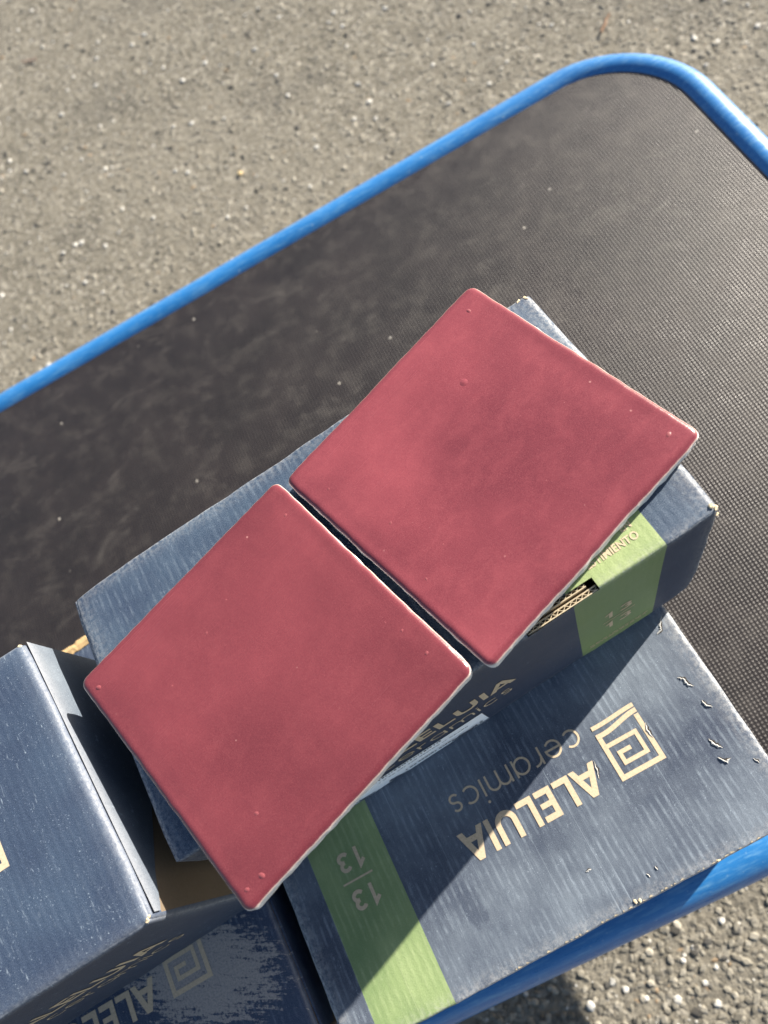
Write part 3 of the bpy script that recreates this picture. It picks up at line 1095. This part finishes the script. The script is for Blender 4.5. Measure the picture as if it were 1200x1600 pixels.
# tears in the face and along the near edge
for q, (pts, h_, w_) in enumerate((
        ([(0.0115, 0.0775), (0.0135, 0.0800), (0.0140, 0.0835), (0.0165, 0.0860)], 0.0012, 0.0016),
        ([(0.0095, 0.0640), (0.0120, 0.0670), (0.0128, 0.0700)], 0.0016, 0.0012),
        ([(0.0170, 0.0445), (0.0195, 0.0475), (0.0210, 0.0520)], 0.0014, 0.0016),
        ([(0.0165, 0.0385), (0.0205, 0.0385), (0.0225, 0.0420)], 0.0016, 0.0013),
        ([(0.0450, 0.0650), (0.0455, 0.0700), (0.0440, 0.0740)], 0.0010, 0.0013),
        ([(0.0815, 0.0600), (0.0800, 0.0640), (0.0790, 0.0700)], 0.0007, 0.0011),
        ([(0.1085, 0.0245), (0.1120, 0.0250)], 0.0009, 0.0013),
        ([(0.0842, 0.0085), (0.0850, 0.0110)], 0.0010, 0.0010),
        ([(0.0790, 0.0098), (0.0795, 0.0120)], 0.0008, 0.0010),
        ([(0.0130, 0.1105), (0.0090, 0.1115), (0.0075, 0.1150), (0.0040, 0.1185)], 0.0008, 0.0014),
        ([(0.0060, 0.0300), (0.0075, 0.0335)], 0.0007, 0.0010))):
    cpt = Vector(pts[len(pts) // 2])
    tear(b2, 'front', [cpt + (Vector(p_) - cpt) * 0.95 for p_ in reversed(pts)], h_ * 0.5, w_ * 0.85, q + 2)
crumb(b2, 'front', 0.0960, 0.0012, 0.0016, 21)
crumb(b2, 'front', 0.0500, 0.0008, 0.0010, 22)
# worn pale pulp along the near top edge
rr = random.Random(17)
V, F = [], []
x = 0.006
while x < 0.170:
    w = rr.uniform(0.0006, 0.0030)
    if rr.random() < 0.6:
        b = len(V)
        d1, d2 = rr.uniform(0.0001, 0.0008), rr.uniform(0.0001, 0.0010)
        V += [b2.on('front', x, 0.0007, 0.0002), b2.on('front', x + w, 0.0007, 0.0002), b2.on('front', x + w * rr.uniform(.6, .95), 0.0008 + d2, 0.0002), b2.on('front', x + w * rr.uniform(.1, .4), 0.0008 + d1, 0.0002)]
        F.append((b, b + 1, b + 2, b + 3))
    x += w + rr.uniform(0.0, 0.0030)
mesh_obj("worn_edge", V, F, M_PALEKRAFT, b2.root)

# --- box 3: upright at the left edge
b3 = Carton("upright navy box cut by the left edge of the picture, emblem on its sunlit top", 0.275, 0.1480, 0.1370,
            Vector((-0.1838, 0.0467, 0.2785)) - Vector((0.9993, 0.026, 0)) * 0.275, Vector((0.9993, 0.026, 0)),
            Vector((-0.130, 0.995, 0)), Vector((0, 0, -1)), 3.0, r=0.0032, su=1.5)
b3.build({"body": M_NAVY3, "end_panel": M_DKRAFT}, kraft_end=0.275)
G, xe = bold_word(0.1555, 0.0480)
put_print(b3, "lettering", G)
put_print(b3, "thin_lettering", thin_word(0.1590, 0.0835))
put_print(b3, "emblem", [[[(0.423 - p[0], 0.0535 + p[1]) for p in q] for q in grp] for grp in emblem(0.1965, 0.0, 0.0300, 0.0030)], face='top')
# navy end flap, cut at a slant so that the brown board shows below it
poly = [(0.0035, 0.0075), (0.0200, 0.0165), (0.0550, 0.0420), (0.0900, 0.0670), (0.1200, 0.0880), (0.1475, 0.0880), (0.1475, 0.0045), (0.08, 0.0045), (0.0035, 0.0045)]
V, co, ed, F = [], [], [], []
def slant(v):
    for (ta, va), (tb, vb) in zip(poly[:4], poly[1:5]):
        if va <= v <= vb: return ta + (tb - ta) * (v - va) / (vb - va)
    return poly[0][0]
rows = [0.0022, 0.0048, 0.0070, 0.0090, 0.0120, 0.0165, 0.0240, 0.0330, 0.0420, 0.0540, 0.0670, 0.0780, 0.0880]
NT_ = 26
for v_ in rows:
    t0 = slant(v_)
    for i in range(NT_ + 1):
        t_v = t0 + (0.1465 - t0) * i / NT_
        V.append(b3.local(0.275 + 0.0006, t_v, v_)); co.append((0.275, t_v, v_))
        ed.append(min(1.0, math.exp(-(v_ - 0.003) / 0.0060) * 1.1))
for r_ in range(len(rows) - 1):
    for i in range(NT_):
        a_ = r_ * (NT_ + 1) + i
        F.append((a_, a_ + 1, a_ + NT_ + 2, a_ + NT_ + 1))
M_FLAP = mat_print("navy_print_flap", (0.022, 0.036, 0.062), (0.085, 0.105, 0.130), 1.0, 0.3, 0.6, 6.4, edge_amt=0.9, edge_lo=0.10, edge_hi=0.50, edge_col=(0.20, 0.21, 0.235))
mesh_obj("end_flap", V, F, M_FLAP, b3.root, {"co": ('FLOAT_VECTOR', co), "edge": ('FLOAT', ed)})
crumb(b3, 'top', 0.2735, 0.0020, 0.0016, 31)
crumb(b3, 'top', 0.2730, 0.1475, 0.0012, 32)

# --- box 4: lying on its back in front of box 3, ink scraped off the emblem
b4 = Carton("navy box lying flat in shade at the lower left, emblem scraped to bare board", 0.267, 0.141, 0.1325,
            (-0.1962, -0.0285, 0.1405), Vector((-1, 0.004, 0)), Vector((0, 0, -1)), Vector((-0.004, 1, 0)), 4.0, r=0.0030)
b4.su = 1.0
b4.build({"body": M_NAVY4, "end_panel": M_DKRAFT}, kraft_end=0.0)
fit_print(b4, dv=0.0015)
poly = [(0.0035, 0.003), (0.0035, 0.130), (0.138, 0.130), (0.138, 0.075), (0.045, 0.030), (0.020, 0.003)]   # (t, v)
V, co = [], []
for lift in (0.0013, 0.0001):
    for p in poly:
        V.append(b4.local(-lift, p[0], p[1])); co.append((0.0, p[0], p[1]))
n = len(poly)
F = [tuple(range(n))] + [(i, n + i, n + (i + 1) % n, (i + 1) % n) for i in range(n)]
mesh_obj("end_flap", V, F, M_NAVY4, b4.root, {"co": ('FLOAT_VECTOR', co), "edge": ('FLOAT', [0.0] * len(V))})

# --- box 5: lying behind box 4 under boxes 1 and 3, only its torn far edge shows
b5 = Carton("navy box almost hidden under the upright boxes, torn brown far edge showing", 0.267, 0.141, 0.1330,
            (-0.0950, 0.1205, 0.1400), Vector((-1, 0.0, 0)), Vector((0, 0, -1)), Vector((0, 1, 0)), 5.0, r=0.0024)
b5.build({"body": M_NAVY5})
rr = random.Random(3)
V, F = [], []
x = 0.130
b = 0
N = 30
for i in range(N + 1):
    u = 0.120 + 0.07 * i / N
    o1, o2 = rr.uniform(-.0006, .0006), rr.uniform(-.0008, .0008)
    V += [b5.local(u, -0.0006, 0.1265 + o1), b5.local(u, -0.0012 + o2 * .3, 0.1300), b5.local(u, 0.0006, 0.1338 + o2), b5.local(u, 0.0035, 0.1336 + o1)]
    if i:
        for j in range(3):
            F.append((4 * i - 4 + j, 4 * i - 3 + j, 4 * i + 1 + j, 4 * i + j))
mesh_obj("torn_edge", V, F, M_KRAFT, b5.root, smooth=False)


# ------------------------------------------------------------------ glazed tiles
def make_tile(label, cx, cy, z, rz, size, seed, gm, blisters, thick=0.0095, tilt=(0, 0)):
    root = thing("ceramic_tile", label, "tile", (cx, cy, z), rz, "red glazed tiles")
    root.rotation_euler = (tilt[0], tilt[1], rz)
    h = size / 2
    rc = 0.0042
    def wob(x, y):
        return 0.00042 * noise.noise(Vector((x * 30 + seed * 9, y * 30, seed))) + 0.00034 * noise.noise(Vector((x * 170 + seed, y * 150, 2)))
    def outline(inset, n=64, extra=0.0, es=0):
        pts = []
        hh = h - inset; r = max(rc - inset, 0.0008)
        def add(x, y, nx, ny, ph, s):
            w = wob(x, y) + extra * noise.noise(Vector((x * 150 + es, y * 150, seed * 3)))
            pts.append(Vector((x + nx * w, y + ny * w)))
        sides = (((1, 0), (0, 1)), ((0, 1), (-1, 0)), ((-1, 0), (0, -1)), ((0, -1), (1, 0)))
        for k_, (nrm, tan) in enumerate(sides):
            for i in range(n):
                s = -(hh - r) + 2 * (hh - r) * i / n
                add(nrm[0] * hh + tan[0] * s, nrm[1] * hh + tan[1] * s, nrm[0], nrm[1], k_, s)
            cxx = nrm[0] * (hh - r) + tan[0] * (hh - r); cyy = nrm[1] * (hh - r) + tan[1] * (hh - r)
            for i in range(6):
                a = math.atan2(nrm[1], nrm[0]) + math.pi / 2 * i / 6
                add(cxx + r * math.cos(a), cyy + r * math.sin(a), math.cos(a), math.sin(a), k_ + i / 6, h)
        return pts
    # glaze: rings from the rim inwards, pillowed edge, gentle waves
    insets = [0.0, 0.00022, 0.0005, 0.0009, 0.0014, 0.0021, 0.003, 0.0042, 0.006, 0.0085, 0.0125, 0.018, 0.025, 0.033, 0.042, 0.051, 0.059]
    V, F, rim = [], [], []
    n0 = None
    for ii, ins in enumerate(insets):
        P = outline(ins) if ins < 0.02 else [p * ((h - ins) / h) for p in outline(0)]
        n0 = len(P)
        for p in P:
            d = ins
            drop = 0.0017 * math.exp(-d / 0.0011)
            lip = -0.00022 * math.exp(-((d - 0.006) / 0.004) ** 2)
            wv = 0.00075 * noise.noise(Vector((p.x * 22 + seed, p.y * 22, seed))) + 0.00012 * noise.noise(Vector((p.x * 70, p.y * 70, seed)))
            V.append((p.x, p.y, thick - drop + lip + wv * min(1, d / 0.01)))
            rim.append(max(0.0, 0.95 - d / 0.0052) if d > 0.00025 else 1.0)
    for i in range(len(insets) - 1):
        for j in range(n0):
            q = (j + 1) % n0
            F.append((i * n0 + j, i * n0 + q, (i + 1) * n0 + q, (i + 1) * n0 + j))
    c = len(V)
    V.append((0, 0, thick)); rim.append(0)
    b = (len(insets) - 1) * n0
    for j in range(n0):
        F.append((b + j, b + (j + 1) % n0, c))
    mesh_obj("glaze", V, F, gm, root, {"rim": ('FLOAT', rim)}, smooth=True)
    # blisters and pin-hole pimples in the glaze
    V, F = [], []
    rb = random.Random(int(seed * 17))
    for (bx, by, br) in blisters:
        b = len(V)
        zt = thick + 0.00075 * noise.noise(Vector((bx * 22 + seed, by * 22, seed))) - 0.00015
        m_ = 10
        for ring, (f_, hz) in enumerate(((1.0, 0.0), (0.75, 0.45), (0.4, 0.85))):
            for q_ in range(m_):
                a_ = 2 * math.pi * q_ / m_
                rr_ = br * f_ * (1 + 0.2 * math.sin(a_ * 2 + bx * 900))
                V.append((bx + rr_ * math.cos(a_), by + rr_ * math.sin(a_), zt + br * 0.20 * hz))
        V.append((bx, by, zt + br * 0.20))
        for ring in range(2):
            for q_ in range(m_):
                F.append((b + ring * m_ + q_, b + ring * m_ + (q_ + 1) % m_, b + (ring + 1) * m_ + (q_ + 1) % m_, b + (ring + 1) * m_ + q_))
        for q_ in range(m_):
            F.append((b + 2 * m_ + q_, b + 2 * m_ + (q_ + 1) % m_, b + 3 * m_))
    mesh_obj("glaze_blisters", V, F, M_BLIST, root, smooth=True)["kind"] = "stuff"
    # biscuit body with a ragged side
    V, F = [], []
    lev = [(thick - 0.00165, 0.00012, 0.0001), (thick - 0.0026, 0.00005, 0.0006), (thick * 0.55, 0.0001, 0.0008), (thick * 0.25, 0.0002, 0.0008), (0.0006, 0.0005, 0.0006), (0.0, 0.0016, 0.0005)]
    for li, (zz, ins, ex) in enumerate(lev):
        for p in outline(ins, extra=ex, es=li * 1.7): V.append((p.x, p.y, zz))
    for i in range(len(lev) - 1):
        for j in range(n0):
            q = (j + 1) % n0
            F.append((i * n0 + q, i * n0 + j, (i + 1) * n0 + j, (i + 1) * n0 + q))
    F.append(tuple(range((len(lev) - 1) * n0, len(lev) * n0))[::-1])
    mesh_obj("biscuit_body", V, F, M_BISC, root)
    return root


ZT = 0.2712
BL_A = [(-0.0060, 0.0350, 0.0012), (0.0105, 0.0395, 0.0010), (-0.0330, 0.0290, 0.0011), (-0.0385, -0.0400, 0.0014), (-0.0520, -0.0590, 0.0013), (-0.0600, -0.0585, 0.0010), (-0.0595, 0.0560, 0.0012),
        (0.0185, -0.0020, 0.0008), (0.0540, -0.0240, 0.0008), (0.0565, -0.0320, 0.0007), (0.0570, -0.0465, 0.0008), (0.0570, 0.0480, 0.0009), (0.0050, -0.0350, 0.0007), (0.0260, 0.0200, 0.0007), (0.0080, 0.0300, 0.0007)]
BL_B = [(0.0570, -0.0560, 0.0013), (0.0540, 0.0560, 0.0012), (-0.0550, 0.0450, 0.0009), (-0.0480, 0.0100, 0.0012), (-0.0400, -0.0150, 0.0010), (-0.0560, -0.0200, 0.0008), (0.0100, -0.0300, 0.0008),
        (0.0310, 0.0180, 0.0007), (-0.0100, 0.0420, 0.0008), (0.0430, -0.0120, 0.0008), (0.0000, 0.0050, 0.0007)]

make_tile("left red glazed square tile, nearer the bottom of the picture", -0.0998, 0.1109, ZT, R(15.9), 0.1314, 1.0, M_GLAZE_A, BL_A)
make_tile("right red glazed square tile, beside the hand hole of the box", 0.0313, 0.1448, ZT, R(16.6), 0.1322, 4.0, M_GLAZE_B, BL_B)


# ------------------------------------------------------------------ litter on the asphalt
def twig(label, x, y, rz, ln, r, mat, seed):
    rr = random.Random(seed)
    pts = []
    for i in range(9):
        f = i / 8 - 0.5
        pts.append(Vector((f * ln, rr.uniform(-1, 1) * ln * 0.04, r + rr.uniform(0, r))))
    V, F = tube(pts, r, False, 8)
    o = mesh_obj("twig", V, F, mat, None, smooth=True, loc=(x, y, GZ + 0.001))
    o.rotation_euler = (0, 0, rz)
    return tag(o, label, "twig", "litter on the asphalt")


k = NT("dry_stem"); M_TWIG = k.out((0.20, 0.105, 0.055), 0.8)
k = NT("pink_stem"); M_TWIG2 = k.out((0.32, 0.19, 0.15), 0.8)
twig("brown dry stem on asphalt beyond the cart corner", 0.585, 0.870, R(38), 0.035, 0.0016, M_TWIG, 1)
twig("thin reddish stem on asphalt at the upper left", -0.189, 1.589, R(-35), 0.030, 0.0014, M_TWIG2, 2)


def pebble(label, x, y, r, col, seed):
    rr = random.Random(seed)
    k = NT("pebble_" + str(seed))
    m = k.out(k.mix(k.noise(k.obj(), 400.0), tuple(c * 0.8 for c in col), col), 0.8)
    V = stone(r, 0.55, rr)
    o = mesh_obj("pebble", V, ICO_F, m, None, loc=(x, y, GZ + r * 0.35))
    return tag(o, label, "pebble", "litter on the asphalt")


pebble("yellow pebble on asphalt left of the blue far rail", 0.029, 1.027, 0.0060, (0.62, 0.47, 0.24), 4)

scene.render.engine = 'CYCLES'
scene.render.resolution_x = 768
scene.render.resolution_y = 1024
